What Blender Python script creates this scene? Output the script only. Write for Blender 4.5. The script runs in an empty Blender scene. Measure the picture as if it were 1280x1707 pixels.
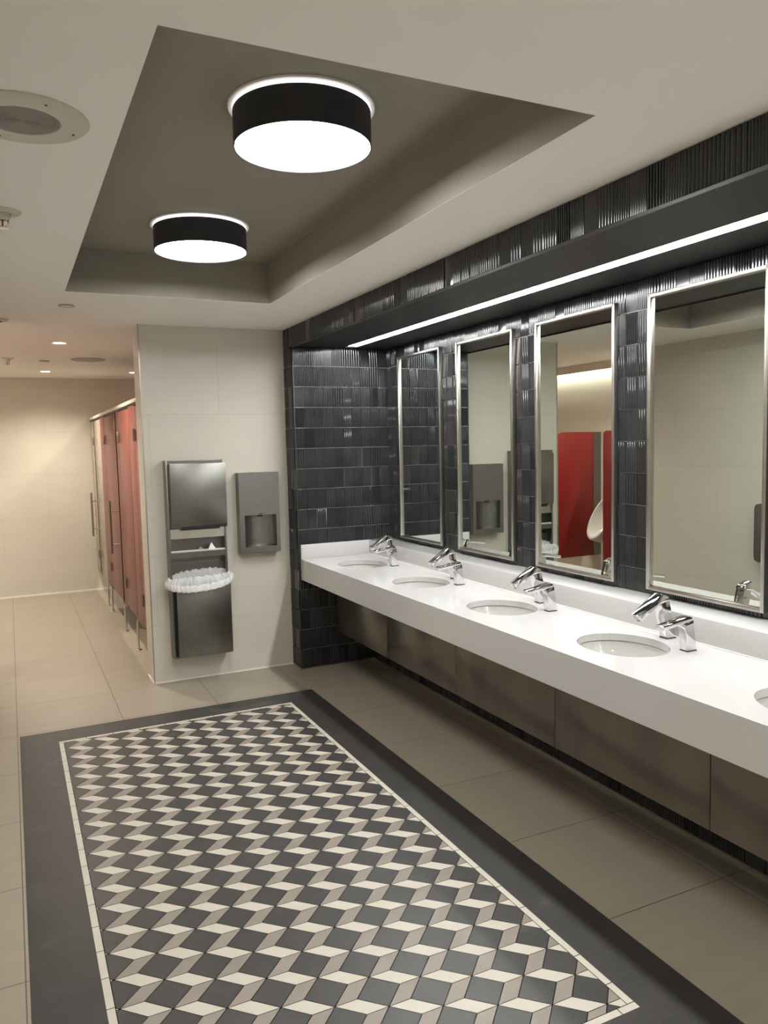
import bpy, bmesh, math, random
from mathutils import Matrix, Vector
random.seed(7)
S = bpy.context.scene
COL = S.collection

# ------------------------------------------------------------------ camera
F_PX = 1298.7
R = ((0.90082, 0.057253, -0.430406), (-0.43359, 0.06621, -0.898675), (-0.022955, 0.996162, 0.084468))
cd = bpy.data.cameras.new('camera'); cam = bpy.data.objects.new('camera', cd); COL.objects.link(cam)
cam.matrix_world = Matrix.Translation((0, 0, 1.67)) @ Matrix(R).to_4x4()
cd.sensor_fit = 'HORIZONTAL'; cd.sensor_width = 36.0; cd.lens = 36.0 * F_PX / 1280.0
cd.clip_start = 0.02; cd.clip_end = 60
S.camera = cam

# ------------------------------------------------------------------ world, exposure, strengths
w = bpy.data.worlds.new('world'); S.world = w; w.use_nodes = True
w.node_tree.nodes['Background'].inputs[0].default_value = (1.0, 0.93, 0.85, 1)
w.node_tree.nodes['Background'].inputs[1].default_value = 0.0
S.view_settings.view_transform = 'Standard'; S.view_settings.look = 'None'
S.view_settings.gamma = 1.0; S.view_settings.use_curve_mapping = False
S.view_settings.exposure = 0.53
LED_E = 43.0        # strip under the soffit
DRUM_E = 27.0       # drum lamp diffusers
DOWN_W = 115.0       # far downlights, watts
REAR_FILL_W = 66.0       # added fill lamps behind the photographer, out of view
URINAL_FILL_W = 26.0       # added fill lamps over the urinals, out of view
NEUTRAL = (1.0, 0.985, 0.965)
WARM = (1.0, 0.89, 0.77)

# ------------------------------------------------------------------ materials
def mat(name, col, rough=0.5, metal=0.0, spec=0.5, emis=None, es=0.0, noise=0.0, nscale=6.0, coat=0.0,
        nstretch=(1, 1, 1), bump=0.0, aniso=0.0, trans=0.0, alpha=1.0):
    m = bpy.data.materials.new(name); m.use_nodes = True
    nt = m.node_tree; b = nt.nodes['Principled BSDF']
    b.inputs['Base Color'].default_value = (*col, 1); b.inputs['Roughness'].default_value = rough
    b.inputs['Metallic'].default_value = metal; b.inputs['Specular IOR Level'].default_value = spec
    b.inputs['Coat Weight'].default_value = coat
    b.inputs['Transmission Weight'].default_value = trans
    b.inputs['Alpha'].default_value = alpha
    if emis:
        b.inputs['Emission Color'].default_value = (*emis, 1); b.inputs['Emission Strength'].default_value = es
    if noise or bump:
        tc = nt.nodes.new('ShaderNodeTexCoord'); mp = nt.nodes.new('ShaderNodeMapping')
        mp.inputs['Scale'].default_value = nstretch
        nz = nt.nodes.new('ShaderNodeTexNoise'); nz.inputs['Scale'].default_value = nscale
        nz.inputs['Detail'].default_value = 5.0
        nt.links.new(tc.outputs['Object'], mp.inputs[0]); nt.links.new(mp.outputs[0], nz.inputs[0])
        if noise:
            cr = nt.nodes.new('ShaderNodeMapRange')
            cr.inputs[1].default_value = 0.3; cr.inputs[2].default_value = 0.7
            cr.inputs[3].default_value = 1 - noise; cr.inputs[4].default_value = 1 + noise
            mx = nt.nodes.new('ShaderNodeVectorMath'); mx.operation = 'SCALE'
            mx.inputs[0].default_value = col
            nt.links.new(nz.outputs[0], cr.inputs[0]); nt.links.new(cr.outputs[0], mx.inputs['Scale'])
            nt.links.new(mx.outputs[0], b.inputs['Base Color'])
        if bump:
            bp = nt.nodes.new('ShaderNodeBump'); bp.inputs['Strength'].default_value = bump
            bp.inputs['Distance'].default_value = 0.002
            nt.links.new(nz.outputs[0], bp.inputs['Height']); nt.links.new(bp.outputs[0], b.inputs['Normal'])
    return m

def tile_mat(name, col, grout, axes, off, size, joint=0.0025, rough=0.3, noise=0.05, stretch=(1, 1, 1), stagger=0.0, spec=0.5, nsc=3.0):
    """large format tile: grid lines from object coordinates; axes = which two coordinates"""
    m = bpy.data.materials.new(name); m.use_nodes = True
    nt = m.node_tree; N = nt.nodes.new; L = nt.links.new; b = nt.nodes['Principled BSDF']
    b.inputs['Roughness'].default_value = rough; b.inputs['Specular IOR Level'].default_value = spec
    tc = N('ShaderNodeTexCoord'); sp = N('ShaderNodeSeparateXYZ'); L(tc.outputs['Object'], sp.inputs[0])
    def M(op, a, bb=None):
        n = N('ShaderNodeMath'); n.operation = op
        for i, v in enumerate((a, bb)):
            if v is None: continue
            if isinstance(v, (int, float)): n.inputs[i].default_value = v
            else: L(v, n.inputs[i])
        return n.outputs[0]
    u = M('DIVIDE', M('SUBTRACT', sp.outputs[axes[0]], off[0]), size[0])
    v = M('DIVIDE', M('SUBTRACT', sp.outputs[axes[1]], off[1]), size[1])
    vf = M('FLOOR', v)
    if stagger:
        u = M('ADD', u, M('MULTIPLY', M('MODULO', M('ABSOLUTE', vf), 2.0), stagger))
    uf = M('FLOOR', u)
    def line(x, xf, s):
        fr = M('SUBTRACT', x, xf)
        d = M('MINIMUM', fr, M('SUBTRACT', 1.0, fr))
        return M('LESS_THAN', d, joint / s / 2)
    g = M('MAXIMUM', line(u, uf, size[0]), line(v, vf, size[1]))
    wn = N('ShaderNodeTexWhiteNoise'); wn.noise_dimensions = '2D'
    cb = N('ShaderNodeCombineXYZ'); L(uf, cb.inputs[0]); L(vf, cb.inputs[1]); L(cb.outputs[0], wn.inputs['Vector'])
    mp = N('ShaderNodeMapping'); mp.inputs['Scale'].default_value = stretch; L(tc.outputs['Object'], mp.inputs[0])
    nz = N('ShaderNodeTexNoise'); nz.inputs['Scale'].default_value = nsc; nz.inputs['Detail'].default_value = 6
    L(mp.outputs[0], nz.inputs[0])
    k = M('ADD', M('MULTIPLY', M('SUBTRACT', nz.outputs[0], 0.5), noise * 4), 1.0)
    k = M('ADD', k, M('MULTIPLY', M('SUBTRACT', wn.outputs[0], 0.5), noise))
    sc = N('ShaderNodeVectorMath'); sc.operation = 'SCALE'; sc.inputs[0].default_value = col; L(k, sc.inputs['Scale'])
    mx = N('ShaderNodeMix'); mx.data_type = 'RGBA'; L(g, mx.inputs['Factor'])
    L(sc.outputs[0], mx.inputs['A']); mx.inputs['B'].default_value = (*grout, 1)
    L(mx.outputs['Result'], b.inputs['Base Color'])
    bp = N('ShaderNodeBump'); bp.inputs['Strength'].default_value = 0.4; bp.inputs['Distance'].default_value = 0.001; bp.invert = True
    L(g, bp.inputs['Height']); L(bp.outputs[0], b.inputs['Normal'])
    return m

WALLC = (0.62, 0.585, 0.505)
M_wall_end = tile_mat('cream_wall_tile', WALLC, (0.47, 0.43, 0.36), (0, 2), (0.40, -0.08), (1.003, 0.502), 0.0022, 0.38, 0.03, (1, 1, 2), 0.5)
M_wall_side = tile_mat('cream_wall_tile_side', WALLC, (0.47, 0.43, 0.36), (1, 2), (4.86, -0.08), (1.003, 0.502), 0.0022, 0.38, 0.03, (1, 1, 2), 0.5)
M_floor = tile_mat('beige_floor_tile', (0.305, 0.268, 0.208), (0.10, 0.08, 0.06), (0, 1), (-0.045, 3.22), (0.601, 0.602), 0.004, 0.33, 0.05, (0.6, 5, 1), 0, 0.5, 2.5)
M_ceil = mat('ceiling_paint', (0.87, 0.84, 0.79), 0.85)
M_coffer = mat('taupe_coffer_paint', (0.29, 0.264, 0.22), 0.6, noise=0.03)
M_soffit = mat('charcoal_soffit_paint', (0.011, 0.0115, 0.012), 0.5, noise=0.04)
M_dark = mat('void_black', (0.01, 0.01, 0.01), 0.8)
M_ftile = mat('charcoal_glazed_tile', (0.020, 0.0215, 0.024), 0.11, spec=0.6, noise=0.15, nscale=8)
M_ftile2 = mat('charcoal_glazed_tile_light', (0.026, 0.0275, 0.030), 0.14, spec=0.6, noise=0.15, nscale=8)
M_grout = mat('grey_grout', (0.50, 0.50, 0.50), 0.8)
M_steel = mat('brushed_steel', (0.25, 0.245, 0.228), 0.33, 1.0, noise=0.08, nscale=30, nstretch=(1, 1, 12))
M_steel_h = mat('brushed_steel_dark', (0.23, 0.222, 0.205), 0.33, 1.0, noise=0.08, nscale=10, nstretch=(12, 1, 1))
M_frame = mat('satin_steel_frame', (0.43, 0.405, 0.37), 0.3, 1.0, noise=0.04, nscale=20)
M_chrome = mat('polished_chrome', (0.70, 0.70, 0.715), 0.06, 1.0, noise=0.02, nscale=20)
M_rim = mat('dark_metal', (0.10, 0.10, 0.10), 0.3, 0.8)
M_mirror = mat('mirror_glass', (0.74, 0.785, 0.735), 0.0, 1.0)
M_quartz = mat('white_quartz', (0.56, 0.555, 0.545), 0.12, noise=0.015, nscale=90)
M_porc = mat('white_porcelain', (0.56, 0.55, 0.515), 0.1, coat=0.4)
M_panel = mat('grey_brown_panel', (0.20, 0.175, 0.145), 0.22, 0.55, noise=0.12, nscale=2.5, nstretch=(1, 3, 1))
M_trim = mat('bright_trim', (0.80, 0.77, 0.70), 0.25, 1.0)
M_black = mat('black_drum', (0.034, 0.034, 0.040), 0.55, noise=0.1, nscale=40)
M_slot = mat('black_plastic', (0.008, 0.008, 0.009), 0.4)
M_drum = mat('drum_diffuser', (0.9, 0.9, 0.9), 0.5, emis=NEUTRAL, es=DRUM_E)
M_lining = mat('drum_lining', (0.04, 0.039, 0.047), 0.6)
M_glow = mat('drum_uplight', (0.9, 0.9, 0.9), 0.5, emis=NEUTRAL, es=1.2)
M_white = mat('white_enamel', (0.80, 0.78, 0.74), 0.35)
M_offw = mat('ceiling_fixture_white', (0.62, 0.58, 0.51), 0.5)
M_grille = mat('speaker_grille', (0.40, 0.37, 0.34), 0.6, 0.2)
M_led = mat('led_lens', (0.9, 0.9, 0.9), 0.5, emis=(1.0, 0.99, 0.98), es=LED_E)
M_caulk = mat('pale_joint', (0.85, 0.83, 0.78), 0.4)
M_cove = mat('cove_lens', (0.9, 0.9, 0.9), 0.5, emis=(1.0, 0.97, 0.86), es=70.0)
M_downl = mat('downlight_lens', (0.9, 0.9, 0.9), 0.5, emis=(1.0, 0.9, 0.78), es=9.0)
M_red = mat('red_laminate', (0.19, 0.04, 0.03), 0.34, noise=0.05, nscale=3)
M_redd = mat('deep_red_laminate', (0.22, 0.016, 0.015), 0.34, noise=0.05, nscale=3)
M_beige = mat('beige_laminate', (0.36, 0.30, 0.235), 0.2)
M_liner = mat('clear_plastic_liner', (0.86, 0.87, 0.87), 0.25, alpha=0.5, bump=0.9, nscale=60, nstretch=(3, 3, 0.5))
M_linerrim = mat('plastic_liner_gathered', (0.88, 0.88, 0.87), 0.35, alpha=0.88, bump=0.6, nscale=50)
M_paper = mat('paper_white', (0.85, 0.84, 0.80), 0.8)
M_paperg = mat('paper_grey', (0.25, 0.25, 0.26), 0.8)
M_rugd = mat('charcoal_floor_tile', (0.033, 0.031, 0.029), 0.42, noise=0.16, nscale=5)
M_rugs = mat('charcoal_rhomb_tile', (0.040, 0.038, 0.037), 0.38, noise=0.14, nscale=6)
M_rugt = mat('taupe_rhomb_tile', (0.25, 0.218, 0.182), 0.42, noise=0.1, nscale=8)
M_rugc = mat('cream_rhomb_tile', (0.52, 0.485, 0.41), 0.42, noise=0.05, nscale=10)
M_rugg = mat('rug_grout', (0.028, 0.024, 0.02), 0.8)
M_rugj = mat('rug_border_grout', (0.10, 0.095, 0.085), 0.8)
M_unit = mat('dark_grey_plastic', (0.10, 0.095, 0.085), 0.45, noise=0.05)

def scuffs(m, scale, lo):
    nt = m.node_tree; b = nt.nodes['Principled BSDF']; src = b.inputs['Base Color'].links[0].from_socket
    tc = nt.nodes.new('ShaderNodeTexCoord'); n1 = nt.nodes.new('ShaderNodeTexNoise'); n1.inputs['Scale'].default_value = scale
    n1.inputs['Detail'].default_value = 8; n1.inputs['Distortion'].default_value = 1.5
    mr = nt.nodes.new('ShaderNodeMapRange'); mr.inputs[1].default_value = lo; mr.inputs[2].default_value = lo + 0.16; mr.inputs[4].default_value = 0.22
    mx = nt.nodes.new('ShaderNodeMix'); mx.data_type = 'RGBA'
    nt.links.new(tc.outputs['Object'], n1.inputs['Vector']); nt.links.new(n1.outputs[0], mr.inputs[0]); nt.links.new(mr.outputs[0], mx.inputs['Factor'])
    nt.links.new(src, mx.inputs['A']); mx.inputs['B'].default_value = (0.22, 0.21, 0.2, 1); nt.links.new(mx.outputs['Result'], b.inputs['Base Color'])
scuffs(M_rugd, 2.6, 0.60); scuffs(M_rugs, 2.2, 0.62)

# ------------------------------------------------------------------ mesh helpers
def loc_of(p):
    v = Vector((0, 0, 0))
    while p is not None:
        v = v + p.location; p = p.parent
    return v

class MB:
    def __init__(s): s.v = []; s.f = []; s.mi = []
    def add(s, verts, faces, mi=0):
        n = len(s.v); s.v += [tuple(x) for x in verts]
        for f in faces: s.f.append(tuple(n + i for i in f)); s.mi.append(mi)
    def box(s, x0, x1, y0, y1, z0, z1, mi=0):
        x0, x1 = min(x0, x1), max(x0, x1); y0, y1 = min(y0, y1), max(y0, y1); z0, z1 = min(z0, z1), max(z0, z1)
        s.add([(x0, y0, z0), (x1, y0, z0), (x1, y1, z0), (x0, y1, z0), (x0, y0, z1), (x1, y0, z1), (x1, y1, z1), (x0, y1, z1)],
              [(0, 3, 2, 1), (4, 5, 6, 7), (0, 1, 5, 4), (1, 2, 6, 5), (2, 3, 7, 6), (3, 0, 4, 7)], mi)
    def prism(s, poly, a, b, axis='y', mi=0):
        """extrude a 2D polygon; axis = extrusion axis. poly coords are the other two in order"""
        n = len(poly)
        def P(u, v, t):
            return {'y': (u, t, v), 'x': (t, u, v), 'z': (u, v, t)}[axis]
        vs = [P(u, v, a) for u, v in poly] + [P(u, v, b) for u, v in poly]
        fs = [tuple(range(n)), tuple(range(2 * n - 1, n - 1, -1))] + [(i, i + n, (i + 1) % n + n, (i + 1) % n) for i in range(n)]
        s.add(vs, fs, mi)
    def lathe(s, prof, c, n=48, mi=0, axis='z', cap=False):
        """prof: list of (r, h)"""
        vs = []; fs = []
        for r, hh in prof:
            for i in range(n):
                a = 2 * math.pi * i / n
                if axis == 'z': vs.append((c[0] + r * math.cos(a), c[1] + r * math.sin(a), c[2] + hh))
                elif axis == 'x': vs.append((c[0] + hh, c[1] + r * math.cos(a), c[2] + r * math.sin(a)))
                else: vs.append((c[0] + r * math.cos(a), c[1] + hh, c[2] + r * math.sin(a)))
        for j in range(len(prof) - 1):
            for i in range(n):
                fs.append((j * n + i, j * n + (i + 1) % n, (j + 1) * n + (i + 1) % n, (j + 1) * n + i))
        if cap:
            fs.append(tuple(range(n))); fs.append(tuple((len(prof) - 1) * n + i for i in range(n)))
        s.add(vs, fs, mi)
    def tube(s, pts, r, n=12, mi=0):
        pts = [Vector(p) for p in pts]; vs = []; fs = []
        for i, p in enumerate(pts):
            d = (pts[min(i + 1, len(pts) - 1)] - pts[max(i - 1, 0)]).normalized()
            up = Vector((0, 0, 1)) if abs(d.z) < 0.9 else Vector((1, 0, 0))
            a = d.cross(up).normalized(); b = d.cross(a)
            for k in range(n):
                t = 2 * math.pi * k / n
                vs.append(p + a * r * math.cos(t) + b * r * math.sin(t))
        for i in range(len(pts) - 1):
            for k in range(n):
                fs.append((i * n + k, i * n + (k + 1) % n, (i + 1) * n + (k + 1) % n, (i + 1) * n + k))
        fs.append(tuple(range(n))); fs.append(tuple((len(pts) - 1) * n + k for k in range(n)))
        s.add(vs, fs, mi)
    def build(s, name, mats, parent=None, bevel=0.0, smooth=False, recalc=True, seg=2):
        if not isinstance(mats, (list, tuple)): mats = [mats]
        o0 = loc_of(parent)
        me = bpy.data.meshes.new(name)
        me.from_pydata([tuple(Vector(v) - o0) for v in s.v], [], s.f)
        for m in mats: me.materials.append(m)
        me.polygons.foreach_set('material_index', s.mi)
        if recalc or bevel:
            bm = bmesh.new(); bm.from_mesh(me)
            if recalc: bmesh.ops.recalc_face_normals(bm, faces=bm.faces[:])
            if bevel:
                es = [e for e in bm.edges if len(e.link_faces) == 2 and e.calc_face_angle(0) > 0.5]
                bmesh.ops.bevel(bm, geom=es, offset=bevel, segments=seg, profile=0.5, affect='EDGES', clamp_overlap=True)
            bm.to_mesh(me); bm.free()
        if smooth or bevel:
            me.polygons.foreach_set('use_smooth', [True] * len(me.polygons))
            me.set_sharp_from_angle(angle=math.radians(38))
        me.update()
        o = bpy.data.objects.new(name, me); COL.objects.link(o)
        if parent is not None: o.parent = parent
        return o

def thing(name, label, cat, loc=(0, 0, 0), group=None):
    o = bpy.data.objects.new(name, None); COL.objects.link(o); o.location = loc
    o.empty_display_size = 0.1
    o['label'] = label; o['category'] = cat
    if group: o['group'] = group
    return o
def tag(o, label, cat, group=None):
    o['label'] = label; o['category'] = cat
    if group: o['group'] = group
    return o
def struct(o, label=None):
    o['kind'] = 'structure'
    if label: o['label'] = label
    return o
def dup(root, delta, label):
    r = root.copy(); COL.objects.link(r); r.location = root.location + Vector(delta); r['label'] = label
    for ch in list(root.children):
        c = ch.copy(); COL.objects.link(c); c.parent = r
        for g in list(ch.children):
            d = g.copy(); COL.objects.link(d); d.parent = c
    return r

# ------------------------------------------------------------------ setting dimensions
CZ = 2.55                # ceiling
XL = -0.24               # left wall
XU = -0.77               # urinal wall
YE = 5.675               # cream end wall with the dispensers
YS = 5.484               # charcoal facing wall of the vanity niche
XS = 1.912               # niche edge / fascia
XW = 2.68                # mirror wall
XB = 2.51                # lower wall under the counter
YF = 10.0                # far wall
YR = -2.6                # rear wall
SZ = 2.408               # soffit underside

# floor
b = MB(); b.box(-1.0, 3.2, YR - 0.1, YF + 0.2, -0.1, 0.0)
floor = struct(b.build('floor', M_floor), 'beige square floor tiles')

# ceiling with the recessed coffer
cx0, cx1, cy0, cy1, CT = 0.33, 1.49, 1.722, 4.655, 2.79
b = MB()
b.box(-1.0, cx0, YR - 0.1, YF + 0.2, CZ, CZ + 0.1); b.box(cx1, 3.2, YR - 0.1, YF + 0.2, CZ, CZ + 0.1)
b.box(cx0, cx1, YR - 0.1, cy0, CZ, CZ + 0.1); b.box(cx0, cx1, cy1, YF + 0.2, CZ, CZ + 0.1)
ceiling = struct(b.build('ceiling', M_ceil), 'cream painted ceiling')
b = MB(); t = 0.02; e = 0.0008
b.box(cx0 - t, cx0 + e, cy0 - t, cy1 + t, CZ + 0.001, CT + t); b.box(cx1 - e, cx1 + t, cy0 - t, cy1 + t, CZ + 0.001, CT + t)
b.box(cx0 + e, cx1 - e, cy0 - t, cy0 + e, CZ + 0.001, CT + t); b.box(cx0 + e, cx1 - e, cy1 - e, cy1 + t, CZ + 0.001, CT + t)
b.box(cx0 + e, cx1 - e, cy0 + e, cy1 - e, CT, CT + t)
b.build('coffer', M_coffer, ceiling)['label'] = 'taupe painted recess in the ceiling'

# walls
def wallbox(name, m, *a, label=None):
    b = MB(); b.box(*a); return struct(b.build(name, m), label)
wallbox('wall_left', M_wall_side, XL - 0.5, XL, YR, 5.8, 0, CZ, label='cream tiled wall seen only in the mirrors')
wallbox('wall_urinal', M_wall_side, XU - 0.15, XU, 5.8, YF, 0, CZ, label='cream tiled wall behind the urinals')
wallbox('wall_far', M_wall_end, XU - 0.15, 3.0, YF, YF + 0.15, 0, CZ, label='warm lit cream tiled wall beyond the stalls')
wallbox('wall_rear', M_wall_end, XL - 0.5, 3.0, YR - 0.15, YR, 0, CZ)
we = wallbox('wall_end', M_wall_end, 0.857, 2.9, YE, 5.93, 0, CZ, label='cream tiled wall with the towel and soap dispensers')
wallbox('wall_stall', M_wall_side, 2.45, 2.6, 5.93, YF, 0, CZ)
b = MB(); b.box(0.8545, 0.862, YE - 0.0025, YE + 0.006, 0, CZ)
struct(b.build('trim_1', M_frame), 'thin steel corner strip on the cream wall')
b = MB(); b.box(0.86, XS, YE - 0.006, YE, 0, 0.008); b.box(0.851, 0.857, YE, 5.93, 0, 0.008)
struct(b.build('baseboard_end', M_caulk), 'pale joint at the foot of the cream wall')
b = MB(); b.box(XU, 2.45, YF - 0.008, YF, 0, 0.016)
struct(b.build('baseboard_far', M_caulk))
b = MB(); b.box(XU + 0.06, XU + 0.08, 5.8, YF, CZ - 0.085, CZ)
struct(b.build('trim_2', M_white), 'cream trim hiding the light slot above the urinals')
cv = thing('cove_light', 'light strip hidden behind the cream trim above the urinals', 'light', (XU + 0.03, 7.9, CZ))
b = MB(); b.box(XU + 0.015, XU + 0.045, 5.85, YF - 0.05, CZ - 0.02, CZ - 0.012); b.build('lens', M_cove, cv)
b = MB(); b.box(XU + 0.01, XU + 0.05, 5.84, YF - 0.04, CZ - 0.012, CZ - 0.001); b.build('channel', M_white, cv)

# ------------------------------------------------------------------ fluted charcoal tile
TW, TH, J, JV = 0.0765, 0.1513, 0.0028, 0.0002
def profiles():
    P = []
    def arcs(n, amp, seg=6, lo=0.0):
        pts = [(0, 0)]
        for i in range(n):
            for k in range(1, seg + 1):
                a = math.pi * k / seg
                pts.append(((i + (1 - math.cos(a)) / 2) / n, lo + amp * math.sin(a)))
        return pts
    P.append([(0, 0), (0.03, 0.004), (0.35, 0.0046), (0.65, 0.0046), (0.97, 0.004), (1, 0)])
    P.append([(x, 0.0025 + y if 0 < x < 1 else 0) for x, y in arcs(5, 0.006)])
    P.append([(x, 0.0025 + y if 0 < x < 1 else 0) for x, y in arcs(7, 0.0045)])
    P.append([(x, 0.003 + y if 0 < x < 1 else 0) for x, y in arcs(10, 0.0028, 4)])
    # square ribs
    pts = [(0, 0), (0.02, 0.003)]
    for i in range(6):
        a = (i + 0.1) / 6; c = (i + 0.62) / 6
        pts += [(a, 0.0025), (a + 0.015, 0.0068), (c, 0.0068), (c + 0.015, 0.0025)]
    pts += [(0.985, 0.003), (1, 0)]; P.append(pts)
    P.append([(0, 0), (0.03, 0.003), (0.25, 0.0052), (0.5, 0.006), (0.75, 0.0052), (0.97, 0.003), (1, 0)])
    P.append([(x, 0.0025 + y if 0 < x < 1 else 0) for x, y in arcs(4, 0.0065)])
    return P
PROF = profiles()
WTS = [2, 6, 6, 4, 4, 1, 4]
def tiled(name, origin, udir, ndir, u0, u1, z0, z1, label=None, parent=None, start=0.0, zbase=0.0005, skip=None, rnd=1):
    """charcoal ribbed tiles on a plane; origin + u*udir + d*ndir"""
    rg = random.Random(rnd); o = Vector(origin); U = Vector(udir); Nn = Vector(ndir); b = MB()
    # grout bed
    a0 = o + U * u0; a1 = o + U * u1
    q = 0.0032
    vs = []
    for base, zz in ((a0, z0), (a1, z0), (a1, z1), (a0, z1)): vs.append(base + Vector((0, 0, zz)) + Nn * q)
    b.add(vs, [(0, 1, 2, 3)], 2)
    for base, zz in ((a0, z0), (a1, z0), (a1, z1), (a0, z1)): vs.append(base + Vector((0, 0, zz)) - Nn * 0.05)
    b.add(vs, [(0, 1, 5, 4), (1, 2, 6, 5), (2, 3, 7, 6), (3, 0, 4, 7), (4, 5, 6, 7)], 2)
    k0 = math.floor((z0 - zbase) / TH); k1 = math.ceil((z1 - zbase) / TH - 1e-6)
    c0 = math.floor((u0 - start) / TW - 1e-6); c1 = math.ceil((u1 - start) / TW - 1e-6)
    for kk in range(k0, k1):
        za = max(z0, zbase + kk * TH + J / 2); zb = min(z1, zbase + (kk + 1) * TH - J / 2)
        if zb - za < 0.006: continue
        for c in range(c0, c1):
            ua = start + c * TW + JV / 2; ub = ua + TW - JV
            if ub <= u0 + 0.004 or ua >= u1 - 0.004: continue
            pr = PROF[rg.choices(range(7), WTS)[0]]; mi = 0 if rg.random() < 0.6 else 1
            if rg.random() < 0.5: pr = [(1 - x, y) for x, y in reversed(pr)]
            off = rg.uniform(-0.0004, 0.0004)
            n = len(pr); bv = 0.0028
            rows = []
            for zz, sc_ in ((za, 0.0), (za + bv * 0.4, 1.0), (zb - bv, 1.0), (zb, 0.12)):
                row = []
                for x, y in pr:
                    u = min(max(ua + x * (ub - ua), u0), u1); d = q - 0.001 + ((y + off) * sc_ + 0.0012 if y > 0 else 0)
                    p = o + U * u + Nn * d; row.append((p.x, p.y, zz))
                rows.append(row)
            vs = [p for r_ in rows for p in r_]
            fs = [(m * n + i, m * n + i + 1, (m + 1) * n + i + 1, (m + 1) * n + i) for m in range(3) for i in range(n - 1)]
            b.add(vs, fs, mi)
    me = b.build(name, [M_ftile, M_ftile2, M_grout], parent, smooth=True, recalc=False)
    return me
D = 0.005
wm = struct(tiled('wall_mirror', (XW + D, 0, 0), (0, 1, 0), (-1, 0, 0), YR, YS, 0.95, SZ, start=YS - 80 * TW, rnd=3), 'charcoal ribbed tile wall behind the mirrors')
struct(tiled('wall_niche', (0, YS + D, 0), (1, 0, 0), (0, -1, 0), XS, XW, 0.0, SZ, start=XS + 0.003, rnd=4), 'charcoal ribbed tile wall at the end of the counter')
struct(tiled('wall_niche_return', (XS + D, 0, 0), (0, 1, 0), (-1, 0, 0), YS, YE, 0.0, SZ, start=YE - 3 * TW, rnd=5))
struct(tiled('wall_fascia', (XS + D, 0, 0), (0, 1, 0), (-1, 0, 0), YR, YE, SZ + 0.002, CZ, start=YS - 120 * TW, zbase=SZ - 0.006, rnd=6), 'charcoal ribbed tile band above the soffit')
struct(tiled('wall_lower', (XB + D, 0, 0), (0, 1, 0), (-1, 0, 0), YR, YS, 0.0, 0.80, start=YS - 80 * TW, rnd=8))
b = MB(); b.box(XS + 0.06, XW + 0.3, YS + 0.06, YE, 0, CZ); b.box(XW + 0.06, XW + 0.3, YR, YS + 0.06, 0, CZ)
struct(b.build('wall_right', M_dark))
# steel edge strips of the tiling
b = MB()
b.box(XS - 0.003, XS + 0.006, YS - 0.004, YS + 0.004, 0, SZ); b.box(XS - 0.003, XS + 0.004, YR, YS, SZ - 0.009, SZ + 0.003)
struct(b.build('trim_3', mat('dark_edge_strip', (0.06, 0.06, 0.06), 0.35, 0.7)), 'dark edge strip of the charcoal tiling')
b = MB(); b.box(XS - 0.006, XW, YS - 0.006, YS, 0, 0.01); b.box(XS - 0.008, XS - 0.002, YS - 0.006, YE, 0, 0.01)
b.box(XB - 0.014, XB - 0.006, YR, YS, 0, 0.014)
struct(b.build('baseboard_right', mat('steel_base_strip', (0.55, 0.52, 0.46), 0.3, 1.0)), 'thin steel strip at the foot of the charcoal tiling')
# soffit slab, with the slot for the light
lx0, lx1, ly1 = 2.302, 2.382, 5.43
b = MB()
b.box(XS + 0.004, lx0, YR, YS, SZ, SZ + 0.06); b.box(lx1, XW, YR, YS, SZ, SZ + 0.06)
b.box(lx0, lx1, ly1, YS, SZ, SZ + 0.06); b.box(lx0, lx1, YR, ly1, SZ + 0.04, SZ + 0.06)
b.box(XS + 0.06, XW, YR, YE, SZ + 0.06, CZ)
struct(b.build('ceiling_soffit', M_soffit), 'charcoal soffit over the counter')
ledt = thing('linear_light', 'long bright white strip light recessed in the charcoal soffit over the counter', 'light', (2.342, 1.5, SZ))
b = MB(); b.box(lx0 + 0.001, lx1 - 0.001, YR + 0.01, 5.36, SZ + 0.0015, SZ + 0.01); b.build('lens', M_led, ledt)
b = MB(); b.box(lx0 + 0.001, lx1 - 0.001, 5.362, ly1 - 0.002, SZ + 0.001, SZ + 0.01); b.build('end_cap', mat('frosted_cap', (0.75, 0.75, 0.8), 0.3), ledt)
b = MB(); b.box(lx0, lx0 + 0.001, YR + 0.01, ly1 - 0.001, SZ + 0.0005, SZ + 0.038); b.box(lx1 - 0.001, lx1, YR + 0.01, ly1 - 0.001, SZ + 0.0005, SZ + 0.038)
b.build('housing', M_soffit, ledt)

# ------------------------------------------------------------------ patterned inlay in the floor
def clip(poly, x0, x1, y0, y1):
    for ax, lim, sg in ((0, x0, 1), (0, x1, -1), (1, y0, 1), (1, y1, -1)):
        out = []
        for i in range(len(poly)):
            p, q = poly[i], poly[(i + 1) % len(poly)]
            ip = sg * (p[ax] - lim) >= 0; iq = sg * (q[ax] - lim) >= 0
            if ip: out.append(p)
            if ip != iq:
                tt = (lim - p[ax]) / (q[ax] - p[ax]); out.append((p[0] + tt * (q[0] - p[0]), p[1] + tt * (q[1] - p[1])))
        poly = out
        if len(poly) < 3: return []
    return poly
def inset(poly, d):
    n = len(poly); A = sum(poly[i][0] * poly[(i + 1) % n][1] - poly[(i + 1) % n][0] * poly[i][1] for i in range(n))
    if A < 0: poly = poly[::-1]
    out = []
    for i in range(n):
        p0, p1, p2 = Vector(poly[i - 1]), Vector(poly[i]), Vector(poly[(i + 1) % n])
        e1 = (p1 - p0).normalized(); e2 = (p2 - p1).normalized()
        n1 = Vector((-e1.y, e1.x)); n2 = Vector((-e2.y, e2.x))
        m = n1 + n2; k = m.dot(n1)
        if k < 1e-6: return []
        out.append(tuple(p1 + m * (d / k)))
    return out
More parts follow.
